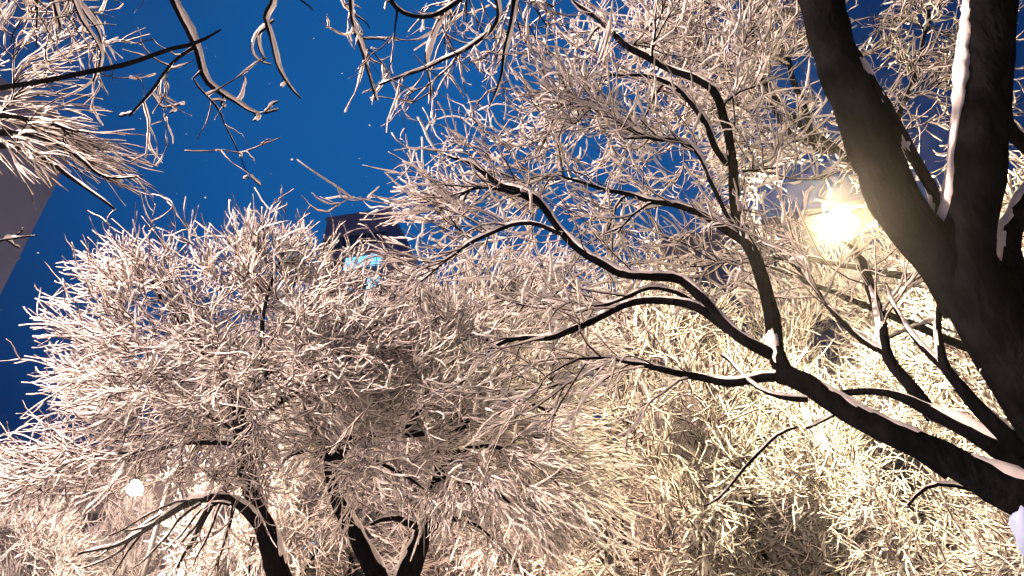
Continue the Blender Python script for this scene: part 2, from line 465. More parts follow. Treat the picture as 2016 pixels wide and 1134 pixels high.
        for j in range(1, K):
            d = nrm(d + c / K + rng.normal(0, 0.10 * wig + 0.05, (n, 3)) + np.array([0, 0, trop]) * (1.6 * j / K) / K + outw * od / K)
            p = p + d * h; out[:, j, :3] = p
        r0 = np.minimum(np.maximum(rp * 0.8, rmin * 1.2), rr * Ln + rmin)
        tt = np.linspace(0, 1, K)[None]
        out[..., 3] = r0[:, None] * (1 - tt) + rmin * 0.8 * tt
        return out
    def twig_mesh(self, tw, snow=0.011, up=(-0.25, 0.0, 1.0), wood_S=3, snow_S=4, lump=0.35, wood=0.62):
        tw = tw[keep_lamp_clear(tw)]
        K = tw.shape[1]; n = len(tw)
        r = np.maximum(tw[..., 3], snow * wood * (1 - 0.45 * np.linspace(0, 1, K))[None] * rng.uniform(0.7, 1.3, (n, 1)))
        V, Fc = tubes(tw[..., :3], r, wood_S)
        o = link('twigs', mesh_np('twigs', V, Fc, M['wood']), self.root); tag(o, kind='stuff')
        t = nrm(np.gradient(tw[..., :3], axis=1))
        u = nrm(np.array(up, float)); pe = u - (t @ u)[..., None] * t
        mag = np.linalg.norm(pe, axis=2)
        a = rng.normal(0, 1, (n, K)); a[:, 1:] = 0.6 * a[:, :-1] + 0.8 * a[:, 1:]
        sz = rng.uniform(0.6, 1.3, (n, 1)) * (1 + lump * a).clip(0.3, 1.8) * (1.12 - 0.5 * np.linspace(0, 1, K))[None]
        rs = snow * sz * (0.35 + 0.65 * mag)
        c = tw[..., :3] + pe * (0.95 * r + 0.5 * rs)[..., None]
        # a blunt end
        c = np.concatenate([c, c[:, -1:] + t[:, -1:] * rs[:, -1:, None] * 0.8], axis=1)
        rs = np.concatenate([rs, rs[:, -1:] * 0.25], axis=1)
        V, Fc = tubes(c, rs, snow_S)
        o = link('twig_snow', mesh_np('twig_snow', V, Fc, M['snow']), self.root); tag(o, kind='stuff')
    def crown(self, n1, L1, n2, L2, n3=0, L3=(0.06, 0.16), snow=0.011, lump=0.35, wood=0.6, **kw):
        a = self.grow(n1, L1, **kw)
        b_ = self.grow(n2, L2, src=a, **{**kw, 'K': 5})
        self.twig_mesh(a, snow * 1.05, lump=lump, wood=wood)
        self.twig_mesh(b_, snow, lump=lump, wood=wood)
        if n3:
            c = self.grow(n3, L3, src=b_, **{**kw, 'K': 4}); self.twig_mesh(c, snow * 0.85, lump=lump)

# ---- foreground tree, right
t1 = Tree('foreground_tree', 'big dark leaning tree with forked black trunk at the right edge')
t1.ymap = (2.45, 0.55)
def PT(px, py, d): return P(px, py, t1.dep(py, d))
t1.limb([('w', 2.55, 0.9, -0.3, 0.20), ('w', 2.40, 1.0, 0.9, 0.165), (2195, 1010, 2.45, 175), (2092, 850, 2.5, 150), (1986, 690, 2.55, 126), (1910, 560, 2.6, 112), (1907, 430, 2.65, 102), (1925, 300, 2.7, 94), (1935, 200, 2.8, 90), (1948, 60, 2.9, 90), (1958, -80, 3.0, 86), (1970, -400, 3.5, 60), (1960, -700, 4.2, 20)],
        name='trunk', snow=0, tw=False, S=24)
sl = t1.limb([(1915, 610, 2.62, 90), (1856, 520, 2.66, 98), (1790, 430, 2.75, 98), (1730, 320, 2.85, 90), (1677, 200, 2.95, 82), (1640, 100, 3.05, 78), (1612, 0, 3.15, 76), (1590, -90, 3.3, 72), (1540, -350, 3.8, 50), (1500, -600, 4.6, 16)], snow=0, tw=False, S=24)
t1.limb([(1846, 470, 2.75, 18), (1842, 400, 2.85, 20), (1800, 300, 2.95, 24), (1745, 210, 3.05, 24), (1700, 130, 3.15, 20), (1670, 60, 3.3, 14), (1650, -40, 3.5, 8)], tw=False)
t1.limb([(1962, 720, 2.58, 60), (1990, 650, 2.7, 54), (1985, 560, 2.8, 50), (1982, 490, 2.85, 46), (1995, 440, 2.9, 40), (2030, 380, 3.0, 34), (2080, 250, 3.2, 20)], S=16, tw=False)
t1.limb([(2030, 300, 2.8, 30), (1990, 250, 2.75, 26), (1978, 190, 2.75, 22), (1990, 100, 2.8, 14)], tw=False)
t1.limb([(1930, 480, 2.75, 34), (1955, 520, 2.78, 34), (1985, 545, 2.8, 30)], tw=False)
A = t1.limb([(2120, 1030, 2.45, 120), (2050, 1000, 2.5, 92), (1980, 968, 2.56, 74), (1900, 928, 2.65, 60), (1800, 872, 2.78, 54), (1700, 822, 2.95, 46), (1610, 775, 3.15, 40), (1545, 738, 3.35, 38)], S=20)
t1.limb([(1545, 745, 3.35, 36), (1528, 690, 3.45, 32), (1512, 600, 3.6, 28), (1492, 525, 3.7, 26), (1462, 460, 3.85, 23), (1448, 380, 4.0, 20), (1440, 310, 4.1, 18), (1428, 240, 4.2, 17), (1400, 178, 4.3, 15), (1330, 138, 4.45, 13), (1240, 95, 4.6, 12), (1180, 40, 4.8, 9), (1110, -10, 5.0, 6)], S=14)
t1.limb([(1470, 480, 3.85, 18), (1420, 448, 3.9, 16), (1350, 410, 4.0, 13), (1260, 393, 4.15, 10), (1180, 368, 4.3, 7), (1100, 350, 4.4, 5)])
t1.limb([(1438, 325, 4.1, 14), (1405, 285, 4.2, 13), (1378, 225, 4.3, 12), (1320, 165, 4.5, 9), (1260, 150, 4.6, 6), (1200, 150, 4.7, 4)])
t1.limb([(1452, 460, 3.9, 10), (1412, 390, 4.0, 8), (1378, 310, 4.1, 8), (1340, 282, 4.2, 9), (1280, 272, 4.3, 8), (1210, 240, 4.4, 7), (1150, 208, 4.5, 6), (1090, 215, 4.6, 4)])
B = t1.limb([(1535, 705, 3.4, 26), (1450, 655, 3.5, 22), (1395, 600, 3.6, 20), (1340, 552, 3.7, 18), (1280, 543, 3.75, 17), (1215, 535, 3.85, 17), (1150, 500, 3.95, 15), (1100, 450, 4.05, 14), (1050, 392, 4.15, 13), (985, 360, 4.25, 10), (930, 322, 4.35, 8), (890, 310, 4.45, 5), (850, 290, 4.6, 3)], S=14)
t1.limb([(1460, 665, 3.5, 18), (1385, 612, 3.6, 17), (1320, 590, 3.7, 15), (1240, 596, 3.8, 14), (1150, 636, 3.9, 13), (1080, 664, 4.0, 12), (1010, 668, 4.1, 9), (950, 692, 4.2, 5)])
t1.limb([(1370, 600, 3.65, 9), (1320, 575, 3.75, 9), (1265, 570, 3.85, 8), (1190, 602, 3.95, 7), (1100, 598, 4.05, 5), (1010, 600, 4.2, 3)])
t1.limb([(1060, 400, 4.15, 9), (1010, 378, 4.25, 8), (950, 372, 4.35, 7), (900, 388, 4.45, 4), (850, 420, 4.6, 3)])
t1.limb([(1110, 462, 4.05, 8), (1030, 438, 4.15, 8), (930, 475, 4.3, 7), (880, 510, 4.4, 4), (820, 560, 4.5, 3)])
t1.limb([(1548, 745, 3.36, 24), (1500, 745, 3.45, 20), (1430, 752, 3.55, 17), (1360, 742, 3.7, 14), (1290, 722, 3.8, 12), (1200, 708, 3.95, 8), (1120, 715, 4.1, 4)])
t1.limb([(1180, 712, 3.95, 6), (1140, 745, 4.05, 5), (1075, 770, 4.2, 3)])
t1.limb([(1590, 785, 3.2, 12), (1530, 775, 3.3, 9), (1480, 752, 3.45, 6), (1420, 700, 3.7, 4)], tw=False)
t1.limb([(1560, 722, 3.42, 8), (1630, 780, 3.25, 10), (1700, 835, 3.1, 11), (1790, 885, 2.95, 12), (1860, 925, 2.85, 13)], tw=False)
t1.limb([(1570, 845, 3.35, 5), (1530, 862, 3.5, 6), (1480, 905, 3.7, 6), (1430, 965, 3.9, 4), (1390, 1010, 4.0, 3)], tw=False)
t1.limb([(1655, 805, 3.05, 6), (1610, 835, 3.25, 5), (1570, 845, 3.35, 5)], tw=False)
t1.limb([(2080, 1010, 2.7, 16), (2000, 1000, 2.75, 13), (1930, 968, 2.85, 10), (1850, 955, 3.0, 8), (1780, 985, 3.2, 5)], snow=1.6, tw=False)
t1.limb([(2070, 960, 2.6, 90), (2016, 918, 2.7, 58), (1950, 870, 2.85, 42), (1880, 833, 3.0, 34), (1825, 810, 3.1, 26), (1780, 788, 3.2, 18), (1735, 772, 3.3, 15), (1680, 770, 3.4, 13), (1620, 785, 3.5, 10)], S=16)
t1.limb([(1830, 812, 3.1, 28), (1782, 745, 3.25, 24), (1744, 690, 3.4, 22), (1730, 610, 3.6, 20), (1705, 545, 3.8, 16), (1684, 500, 3.95, 10), (1662, 478, 4.05, 4)], S=14, snow=0.35)
t1.limb([(1738, 700, 3.4, 12), (1680, 660, 3.5, 11), (1628, 600, 3.65, 9), (1590, 548, 3.8, 8), (1540, 512, 3.9, 7), (1480, 495, 4.1, 4)])
t1.limb([(2020, 895, 2.65, 44), (1965, 840, 2.75, 34), (1905, 780, 2.85, 26), (1862, 720, 2.95, 20), (1852, 650, 3.05, 15), (1850, 560, 3.15, 9)], snow=0.5, tw=False)
t1.limb([(1872, 735, 2.95, 14), (1810, 672, 3.1, 12), (1762, 610, 3.3, 9), (1740, 560, 3.5, 5)], tw=False)
# packed snow down the left side of the right trunk
def strip(tr):
    pts = [(1852, 545, 2.6, 24), (1850, 480, 2.6, 18), (1868, 380, 2.62, 26), (1872, 330, 2.64, 18), (1884, 230, 2.7, 22), (1892, 130, 2.78, 26), (1903, 50, 2.86, 24), (1912, -60, 2.95, 22), (1925, -200, 3.1, 12)]
    q = catmull(np.array([(*P(a, b_, tr.dep(b_, c) + 0.02), w * .5 * tr.dep(b_, c) / F) for a, b_, c, w in pts]), 90)
    nz = rng.normal(0, 1, 90)
    for _ in range(2): nz[1:-1] = (nz[:-2] + nz[1:-1] * 2 + nz[2:]) / 4
    q[:, 3] *= 1 + 0.28 * nz; q[:, 0] += 0.006 * nz
    V, Fc = tubes(q[None, :, :3], q[None, :, 3], 16, bump=0.32)
    link('snow_strip', mesh_np('snow_strip', V, Fc, M['snow_thick']), tr.root)
strip(t1)
t1.fill(PT(1310, 150, 5.0), (0.7, 0.6, 0.5), 32, maxr=0.009)
t1.fill(PT(1290, 380, 4.8), (1.1, 0.6, 0.5), 34, maxr=0.008)
t1.fill(PT(950, 400, 4.6), (0.36, 0.28, 0.4), 14, maxr=0.008)
t1.crown(800, (0.20, 0.46), 2700, (0.08, 0.24), snow=0.0057, wood=0.40, trop=0.1, outw=0.9, outc=PT(1700, 700, 3.8), ang=(22, 60), wig=1.4, rr=0.006, rmin=0.0016, tr=(0.35, 1.0))

# ---- tall tree round the lamp
t8 = Tree('tall_tree', 'tall pale snowy tree round the lamp, seen between limbs of the foreground tree')
t8.limb([('w', 6.2, 7.2, -0.3, 0.2), ('w', 6.0, 7.2, 2.5, 0.16), (2010, 820, 8.2, 44), (1890, 570, 8.0, 34), (1790, 380, 8.0, 26), (1700, 200, 8.2, 18), (1650, 60, 8.5, 10), (1640, -60, 8.8, 6)], name='trunk', tw=False, snow=0)
t8.limb([(1880, 560, 8.0, 18), (1700, 530, 7.6, 12), (1560, 500, 7.4, 9), (1440, 450, 7.4, 5)])
t8.limb([(1640, 296, 7.8, 14), (1606, 290, 7.6, 13), (1585, 220, 7.6, 12), (1560, 150, 7.6, 11), (1535, 80, 7.7, 8), (1470, 0, 7.8, 5)])
t8.limb([(1600, 285, 7.6, 10), (1545, 250, 7.6, 9), (1515, 190, 7.6, 8), (1490, 120, 7.7, 6)])
t8.limb([(1800, 430, 8.0, 18), (1650, 300, 7.8, 14), (1530, 200, 7.8, 11), (1480, 60, 8.0, 8), (1440, -60, 8.2, 5)])
t8.limb([(1520, 200, 7.8, 8), (1430, 130, 7.8, 6), (1340, 60, 8.0, 4)])
t8.limb([(1952, 705, 8.1, 18), (1760, 625, 7.8, 14), (1600, 560, 7.6, 9), (1500, 520, 7.6, 4)])
t8.limb([(1740, 300, 8.0, 14), (1800, 150, 8.0, 9), (1830, 20, 8.2, 5)])
t8.fill(P(1440, 130, 8.0), (1.15, 0.95, 0.8), 60, maxr=0.012)
t8.fill(P(1580, 380, 9.4), (1.4, 0.9, 0.8), 40, maxr=0.012)
t8.fill(P(1830, 170, 8.2), (0.9, 1.2, 0.8), 34, maxr=0.012)
t8.crown(1100, (0.22, 0.50), 3800, (0.12, 0.30), snow=0.0085, trop=0.3, outw=0.4, outc=P(1650, 500, 8.0), wig=1.6, rr=0.006, rmin=0.0022)

# ---- left round tree
t2 = Tree('round_crowned_tree', 'round crowned snowy tree with dark trunk at left of centre')
t2.limb([('w', -1.9, 6.0, -0.3, 0.17), ('w', -2.0, 6.2, 1.5, 0.14), (575, 1260, 7.6, 50), (548, 1134, 7.7, 46), (530, 1060, 7.8, 42), (506, 990, 7.9, 38), (486, 920, 8.0, 34), (474, 850, 8.1, 30), (470, 790, 8.2, 24)], name='trunk', snow=0.8, wind=(0.7, 0, 0), tw=False, S=16)
t2.limb([(470, 800, 8.2, 24), (455, 765, 8.25, 20), (425, 735, 8.3, 18), (395, 690, 8.4, 14), (330, 610, 8.5, 8), (290, 540, 8.6, 4)])
t2.limb([(476, 810, 8.2, 22), (500, 770, 8.2, 18), (520, 740, 8.2, 15), (515, 680, 8.2, 10), (522, 600, 8.3, 7), (550, 510, 8.4, 4)])
t2.limb([(472, 840, 8.1, 14), (430, 830, 8.1, 10), (360, 790, 8.1, 7), (270, 770, 8.2, 5), (190, 770, 8.3, 3)])
t2.limb([(478, 850, 8.1, 14), (540, 800, 8.0, 10), (640, 740, 7.9, 8), (720, 660, 7.9, 5), (780, 600, 8.0, 3)])
t2.limb([(480, 880, 8.0, 14), (430, 870, 7.8, 11), (330, 880, 7.6, 8), (220, 895, 7.5, 5), (110, 915, 7.5, 3)])
t2.limb([(528, 1090, 7.75, 22), (505, 1030, 7.65, 21), (455, 985, 7.55, 19), (385, 985, 7.4, 15), (315, 1025, 7.25, 11), (240, 1070, 7.1, 8), (150, 1090, 7.0, 4)], snow=1.6)
t2.limb([(420, 985, 7.5, 12), (380, 1060, 7.3, 9), (345, 1120, 7.1, 6), (320, 1180, 7.0, 4)])
t2.limb([(462, 990, 7.55, 8), (450, 1040, 7.4, 5), (430, 1110, 7.3, 4)])
for (xa, ya, xb, yb, xc, yc) in ((395, 985, 300, 1010, 215, 1060), (360, 998, 270, 1045, 190, 1100), (330, 1015, 265, 1070, 225, 1130), (400, 990, 335, 1050, 265, 1120),
                                 (430, 985, 385, 1040, 350, 1075), (440, 990, 412, 1050, 380, 1110), (370, 995, 300, 1030, 245, 1052), (300, 1035, 230, 1090, 160, 1120), (455, 990, 400, 1000, 330, 1085)):
    t2.limb([(xa, ya, 7.4, 7), ((xa + xb) / 2 - 4, (ya + yb) / 2 - 6, 7.3, 6), (xb, yb, 7.2, 5), (xc, yc, 7.1, 3)], name='branch', snow=0.8, tw=False, S=6)
CT2 = P(490, 700, 8.1)
t2.fill(P(455, 665, 8.2), (1.75, 1.08, 1.6), 190, maxr=0.022, shell=0.3)
t2.fill(P(200, 900, 7.8), (0.8, 0.22, 0.9), 26, maxr=0.014)
t2.fill(P(720, 710, 8.2), (0.9, 0.7, 1.0), 28, maxr=0.016)
t2.fill(P(400, 890, 7.6), (0.7, 0.3, 0.4), 8, maxr=0.008)
t2.crown(2500, (0.25, 0.60), 7400, (0.12, 0.34), snow=0.0083, trop=0.6, outw=1.2, outc=CT2, ang=(20, 62), wig=1.35, rr=0.007, rmin=0.0024)

# ---- second leaning tree
t3 = Tree('leaning_tree', 'left leaning slim tree with snow lit trunk and long side limb')
t3.limb([('w', -0.6, 6.2, -0.3, 0.14), ('w', -0.9, 6.6, 1.5, 0.12), (800, 1260, 7.9, 42), (742, 1134, 8.0, 38), (703, 1060, 8.1, 34), (668, 990, 8.2, 30), (652, 935, 8.3, 26), (650, 900, 8.3, 22)], name='trunk', snow=1.3, wind=(1.1, 0.2, 0), tw=False, S=16)
t3.limb([(648, 915, 8.3, 22), (680, 880, 8.3, 20), (710, 855, 8.3, 18), (780, 855, 8.3, 15), (850, 852, 8.3, 11), (900, 845, 8.4, 6), (960, 830, 8.5, 3)])
t3.limb([(790, 855, 8.3, 12), (825, 810, 8.35, 10), (838, 780, 8.4, 8), (850, 700, 8.5, 6), (850, 600, 8.6, 4)])
t3.limb([(676, 960, 8.25, 14), (690, 925, 8.2, 12), (730, 905, 8.15, 9), (800, 940, 8.1, 6), (870, 990, 8.0, 4)])
t3.limb([(645, 905, 8.3, 12), (610, 890, 8.2, 9), (570, 900, 8.1, 6), (545, 930, 8.0, 3)])
t3.limb([(645, 910, 8.3, 14), (625, 860, 8.35, 10), (600, 800, 8.4, 7), (640, 700, 8.5, 5), (660, 600, 8.6, 3)])
t3.fill(P(780, 750, 8.4), (1.2, 0.8, 1.0), 60, maxr=0.016)
t3.fill(P(760, 920, 7.9), (0.6, 0.25, 0.4), 8, maxr=0.008)
t3.crown(1000, (0.25, 0.60), 2600, (0.12, 0.32), snow=0.0094, wood=0.48, trop=0.4, outw=1.4, outc=P(720, 860, 8.4), ang=(20, 60), wig=1.2, rr=0.007, rmin=0.0024)

# ---- third tree, leaning right, twigs stream down to the right
t4 = Tree('streaming_tree', 'dark trunk leaning right whose twigs stream down to the right')
t4.limb([('w', -1.75, 6.2, -0.3, 0.17), ('w', -1.6, 6.6, 1.5, 0.14), (765, 1260, 7.9, 52), (803, 1134, 8.0, 46), (832, 1060, 8.1, 38), (856, 985, 8.2, 32), (872, 900, 8.3, 24), (880, 850, 8.4, 18)], name='trunk', snow=1.0, wind=(-0.8, 0, 0), tw=False, S=16)
t4.limb([(838, 1050, 8.1, 18), (810, 1030, 8.0, 16), (775, 1020, 7.9, 12), (730, 1030, 7.8, 5)], snow=2.2)
t4.limb([(842, 1050, 8.1, 14), (880, 1025, 8.0, 12), (930, 1030, 7.9, 8), (985, 1070, 7.8, 5), (1020, 1110, 7.7, 3)])
t4.limb([(862, 985, 8.2, 12), (900, 950, 8.1, 10), (960, 960, 8.0, 8), (1020, 1000, 7.9, 5), (1070, 1050, 7.9, 3)])
t4.limb([(866, 940, 8.25, 14), (900, 890, 8.2, 12), (980, 880, 8.1, 9), (1060, 920, 8.0, 6), (1120, 980, 8.0, 3)])
t4.limb([(878, 880, 8.3, 14), (930, 820, 8.3, 11), (1010, 790, 8.3, 8), (1100, 820, 8.2, 5), (1180, 890, 8.2, 3)])
t4.limb([(880, 860, 8.4, 12), (900, 780, 8.5, 9), (940, 700, 8.6, 6), (1000, 620, 8.8, 4)])
t4.fill(P(980, 720, 8.7), (1.1, 1.2, 1.2), 60, maxr=0.015)
t4.fill(P(1050, 930, 8.2), (0.75, 0.6, 0.9), 45, maxr=0.012, up=-0.5, lift=0.3)
t4.fill(P(950, 950, 7.8), (0.6, 0.3, 0.4), 10, maxr=0.008, up=-0.4)
t4.crown(1500, (0.28, 0.65), 4000, (0.15, 0.36), snow=0.0090, wood=0.48, trop=-0.6, outw=1.4, outc=P(880, 860, 8.4), ang=(15, 50), wig=0.8, rr=0.007, rmin=0.0024)

# ---- tree at left edge
t6 = Tree('edge_tree', 'tree at the left edge whose snowy twigs fan towards the blue sky')
t6.limb([('w', -4.6, 3.3, -0.3, 0.15), ('w', -4.5, 3.5, 1.5, 0.12), (-260, 900, 5.0, 60), (-230, 600, 5.0, 50), (-160, 380, 5.0, 40), (-90, 250, 5.0, 24)], name='trunk', tw=False)
t6.limb([(-190, 420, 5.0, 26), (-60, 300, 4.9, 18), (30, 290, 4.8, 12), (100, 320, 4.8, 9), (170, 370, 4.8, 6), (220, 412, 4.8, 4)])
t6.limb([(-170, 400, 5.0, 22), (-50, 270, 4.9, 16), (40, 265, 4.9, 11), (130, 290, 4.9, 8), (200, 345, 4.9, 5), (280, 350, 4.9, 3)])
t6.limb([(-120, 290, 5.0, 18), (-20, 230, 5.0, 12), (70, 235, 5.0, 8), (160, 265, 5.0, 4)])
t6.limb([(-150, 500, 5.1, 10), (-50, 480, 5.1, 7), (20, 472, 5.1, 4), (75, 466, 5.1, 3)], tw=False)
t6.limb([(10, 473, 5.1, 4), (40, 490, 5.1, 3)], tw=False, snow=2.0)
t6.limb([(25, 472, 5.1, 4), (45, 455, 5.1, 3)], tw=False, snow=2.0)
t6.fill(P(50, 275, 4.9), (0.45, 0.24, 0.5), 30, maxr=0.009, up=-0.2)
t6.fill(P(0, 120, 5.2), (0.40, 0.45, 0.5), 18, maxr=0.009)
t6.crown(190, (0.2, 0.42), 480, (0.10, 0.22), snow=0.0055, trop=-0.25, outw=2.2, outc=P(-120, 200, 4.9), wig=0.5, rr=0.006, rmin=0.0018, ang=(12, 40))

# ---- overhanging tree, trunk behind the photographer's left shoulder
t7 = Tree('overhanging_tree', 'branches hanging into the top of the picture against blue sky')
t7.limb([('w', -1.6, -1.8, -0.3, 0.2), ('w', -1.5, -1.6, 2.0, 0.16), ('w', -1.2, -1.0, 4.0, 0.12), ('w', -0.9, 0.2, 5.2, 0.07)], name='trunk', tw=False)
t7.limb([('w', -1.3, -1.2, 3.6, 0.06), ('w', -1.35, 0.3, 4.9, 0.035), (300, -90, 3.6, 18), (342, 0, 3.5, 15), (385, 90, 3.5, 13), (402, 150, 3.5, 12), (430, 180, 3.5, 10), (470, 203, 3.5, 7), (505, 222, 3.5, 5), (552, 222, 3.5, 3)], snow=1.7, wind=(1.0, -0.3, 0), jit=0.006)
t7.limb([(386, 88, 3.5, 7), (340, 125, 3.5, 6), (300, 180, 3.5, 6), (255, 228, 3.5, 4)], snow=0.8, wind=(0.7, 0, 0), jit=0.006)
t7.limb([(398, 140, 3.5, 5), (382, 160, 3.5, 4), (430, 215, 3.5, 4), (440, 240, 3.5, 3), (465, 290, 3.5, 2.5), (490, 345, 3.5, 2)], snow=0.3, jit=0.005)
t7.limb([('w', -0.9, 0.1, 5.1, 0.05), (560, -120, 3.9, 16), (540, -10, 3.8, 10), (522, 30, 3.8, 9), (535, 75, 3.8, 8), (548, 130, 3.8, 7), (575, 175, 3.8, 5), (598, 195, 3.8, 3)], snow=1.7, wind=(1.0, -0.3, 0), jit=0.006)
t7.limb([('w', -0.8, 0.2, 5.1, 0.05), (760, -120, 3.9, 18), (770, 0, 3.9, 9), (850, 30, 3.9, 8), (960, -40, 4.0, 7)], jit=0.006)
t7.limb([(700, -60, 4.0, 10), (690, 30, 4.0, 7), (715, 110, 4.0, 6), (740, 200, 4.0, 3)], wind=(0.6, -0.2, 0), snow=2.0)
t7.limb([(960, -60, 4.0, 9), (980, 30, 4.0, 7), (930, 90, 4.0, 6), (850, 130, 4.0, 5), (750, 165, 4.0, 4)], wind=(0.6, -0.2, 0), snow=2.0)
t7.limb([(1030, -60, 4.1, 9), (1000, 60, 4.1, 7), (990, 140, 4.1, 5), (970, 210, 4.1, 3)], wind=(0.6, -0.2, 0), snow=2.0)
t7.limb([(930, -60, 4.1, 9), (880, 20, 4.1, 7), (840, 100, 4.1, 5), (855, 190, 4.1, 3)], wind=(0.6, -0.2, 0), snow=2.0)
t7.limb([(100, -120, 3.9, 12), (105, 0, 3.9, 8), (118, 60, 3.9, 4)], wind=(0.8, -0.2, 0), snow=2.0)
t7.limb([('w', -1.7, 0.3, 4.6, 0.04), (40, -120, 3.9, 12), (140, -10, 3.9, 8), (170, 30, 3.9, 6), (208, 80, 3.9, 3)], wind=(0.8, -0.2, 0), snow=2.0)
t7.limb([(130, -80, 3.9, 10), (155, 30, 3.9, 6), (200, 110, 3.9, 4), (178, 165, 3.9, 3)], wind=(0.8, -0.2, 0), snow=2.0)
for pts in ([(520, 222, 3.5, 4), (535, 208, 3.5, 4), (548, 198, 3.5, 3)], [(500, 220, 3.5, 4), (505, 232, 3.5, 5), (500, 240, 3.5, 3)],
            [(440, 190, 3.5, 4), (436, 205, 3.5, 5), (442, 214, 3.5, 3)], [(470, 200, 3.5, 3), (478, 170, 3.5, 3), (482, 150, 3.5, 2)],
            [(300, 185, 3.5, 3), (320, 210, 3.5, 4), (345, 207, 3.5, 3), (365, 203, 3.5, 2)], [(335, 208, 3.5, 4), (342, 216, 3.5, 4), (336, 222, 3.5, 2)],
            [(540, 40, 3.8, 4), (515, 60, 3.8, 4), (500, 75, 3.8, 3), (495, 100, 3.8, 3), (510, 120, 3.8, 3), (535, 128, 3.8, 2)],
            [(530, 50, 3.8, 5), (508, 70, 3.8, 5), (512, 100, 3.8, 4), (522, 118, 3.8, 3)], [(560, 150, 3.8, 4), (556, 168, 3.8, 4), (552, 174, 3.8, 2)],
            [(260, 225, 3.5, 4), (245, 226, 3.5, 5), (235, 230, 3.5, 3)], [(490, 345, 3.5, 2), (483, 352, 3.5, 3), (478, 353, 3.5, 2)], [(490, 345, 3.5, 2), (500, 355, 3.5, 4), (512, 366, 3.5, 2)]):
    t7.limb(pts, name='branch', snow=1.5, wind=(0.5, -0.5, 0), jit=0.003, S=6, tw=False)
t7.fill(P(860, 30, 4.1), (0.75, 0.26, 0.45), 46, maxr=0.008, up=-1.2, lift=-0.4)
t7.fill(P(60, 40, 4.2), (0.40, 0.26, 0.4), 20, maxr=0.008, up=-0.8, lift=-0.3)
t7.crown(150, (0.15, 0.36), 330, (0.06, 0.18), snow=0.0050, lump=0.6, trop=-1.1, outw=0.0, outc=P(700, -300, 4), wig=1.4, rr=0.006, rmin=0.0018)
# the bare dark bough crossing the upper left corner, close to the lens
t9 = Tree('bare_bough', 'bare black bough slanting across the upper left corner'); t9.root['category'] = 'bough'
t9.limb([('w', -3.2, 0.9, -0.2, 0.05), ('w', -2.9, 1.1, 2.2, 0.04), (-260, 235, 2.6, 22), (-100, 200, 2.6, 13), (0, 176, 2.6, 11), (95, 158, 2.6, 10), (160, 146, 2.6, 10), (250, 128, 2.6, 9), (300, 110, 2.6, 8), (345, 95, 2.6, 8), (385, 88, 2.6, 7), (435, 62, 2.6, 3)], snow=0, jit=0.004)

# ---- background trees: three grown once, copied round the park
def far_tree(name, label, seed_n, H=9.0, rad=(3.0, 3.0, 2.9), n1=2800, n2=8500, snow=0.0095, trop=0.2):
    t = Tree(name, label, group='snowy trees of the park beyond')
    t.limb([('w', 0, 0, -0.3, 0.20), ('w', 0.1, 0.05, 1.2, 0.17), ('w', 0.0, 0.2, 2.6, 0.14), ('w', 0.15, 0.1, 4.2, 0.10), ('w', 0.05, 0, 6.0, 0.05)], name='trunk', S=10)
    ax = (np.array([1., 0, 0]), np.array([0, 1., 0]), np.array([0, 0, 1.]))
    # main limbs
    for k in range(6):
        a = k * 1.05 + rng.uniform(-.3, .3); z = rng.uniform(2.2, 4.6)
        dx, dy = math.cos(a), math.sin(a); e = rng.uniform(1.4, 2.2)
        t.limb([('w', 0.05, 0.1, z, 0.07), ('w', dx * e * .4, dy * e * .4, z + 0.8, 0.05), ('w', dx * e, dy * e, z + 1.9, 0.02)], S=8)
    t.fill((0, 0, 5.9), rad, 110, maxr=0.03, axes=ax, sep=False, shell=0.6)
    br = np.stack([catmull(s, 8) for s in t.branches[7:]])
    V, Fc = tubes(br[..., :3], br[..., 3] * 1.15, 5)
    tag(link('branches', mesh_np('branches', V, Fc, M['snowy_twig']), t.root), kind='stuff')
    a = t.grow(n1, (0.35, 0.9), trop=trop, outw=0.8, outc=np.array([0, 0, 4.5]), wig=0.9, K=6, rr=0.008, rmin=0.003)
    b_ = t.grow(n2, (0.2, 0.5), trop=trop, outw=0.8, outc=np.array([0, 0, 4.5]), wig=1.0, K=5, rr=0.008, rmin=0.003, src=a)
    Vs, Fs, k = [], [], 0
    for q in (a, b_):
        rr = (q[..., 3] + snow * rng.uniform(0.6, 1.3, (len(q), 1))) * (1 + 0.3 * rng.normal(0, 1, q.shape[:2])).clip(0.4, 1.7)
        rr[:, -1] *= 0.4
        V, Fc = tubes(q[..., :3], rr, 4)
        Vs.append(V); Fs.append(Fc + k); k += len(V)
    tag(link('snowy_twigs', mesh_np('snowy_twigs', np.vstack(Vs), np.vstack(Fs), M['snowy_twig']), t.root), kind='stuff')
    return t

def copy_tree(root, label):
    r = root.copy(); SC.collection.objects.link(r); r['label'] = label
    for ch in list(root.children):
        c = ch.copy(); SC.collection.objects.link(c); c.parent = r
        for g in list(ch.children):
            d = g.copy(); SC.collection.objects.link(d); d.parent = c
    return r

f1 = far_tree('park_tree', '', 1)
f2 = far_tree('park_tree', '', 2, rad=(2.6, 3.2, 3.0), trop=-0.5)
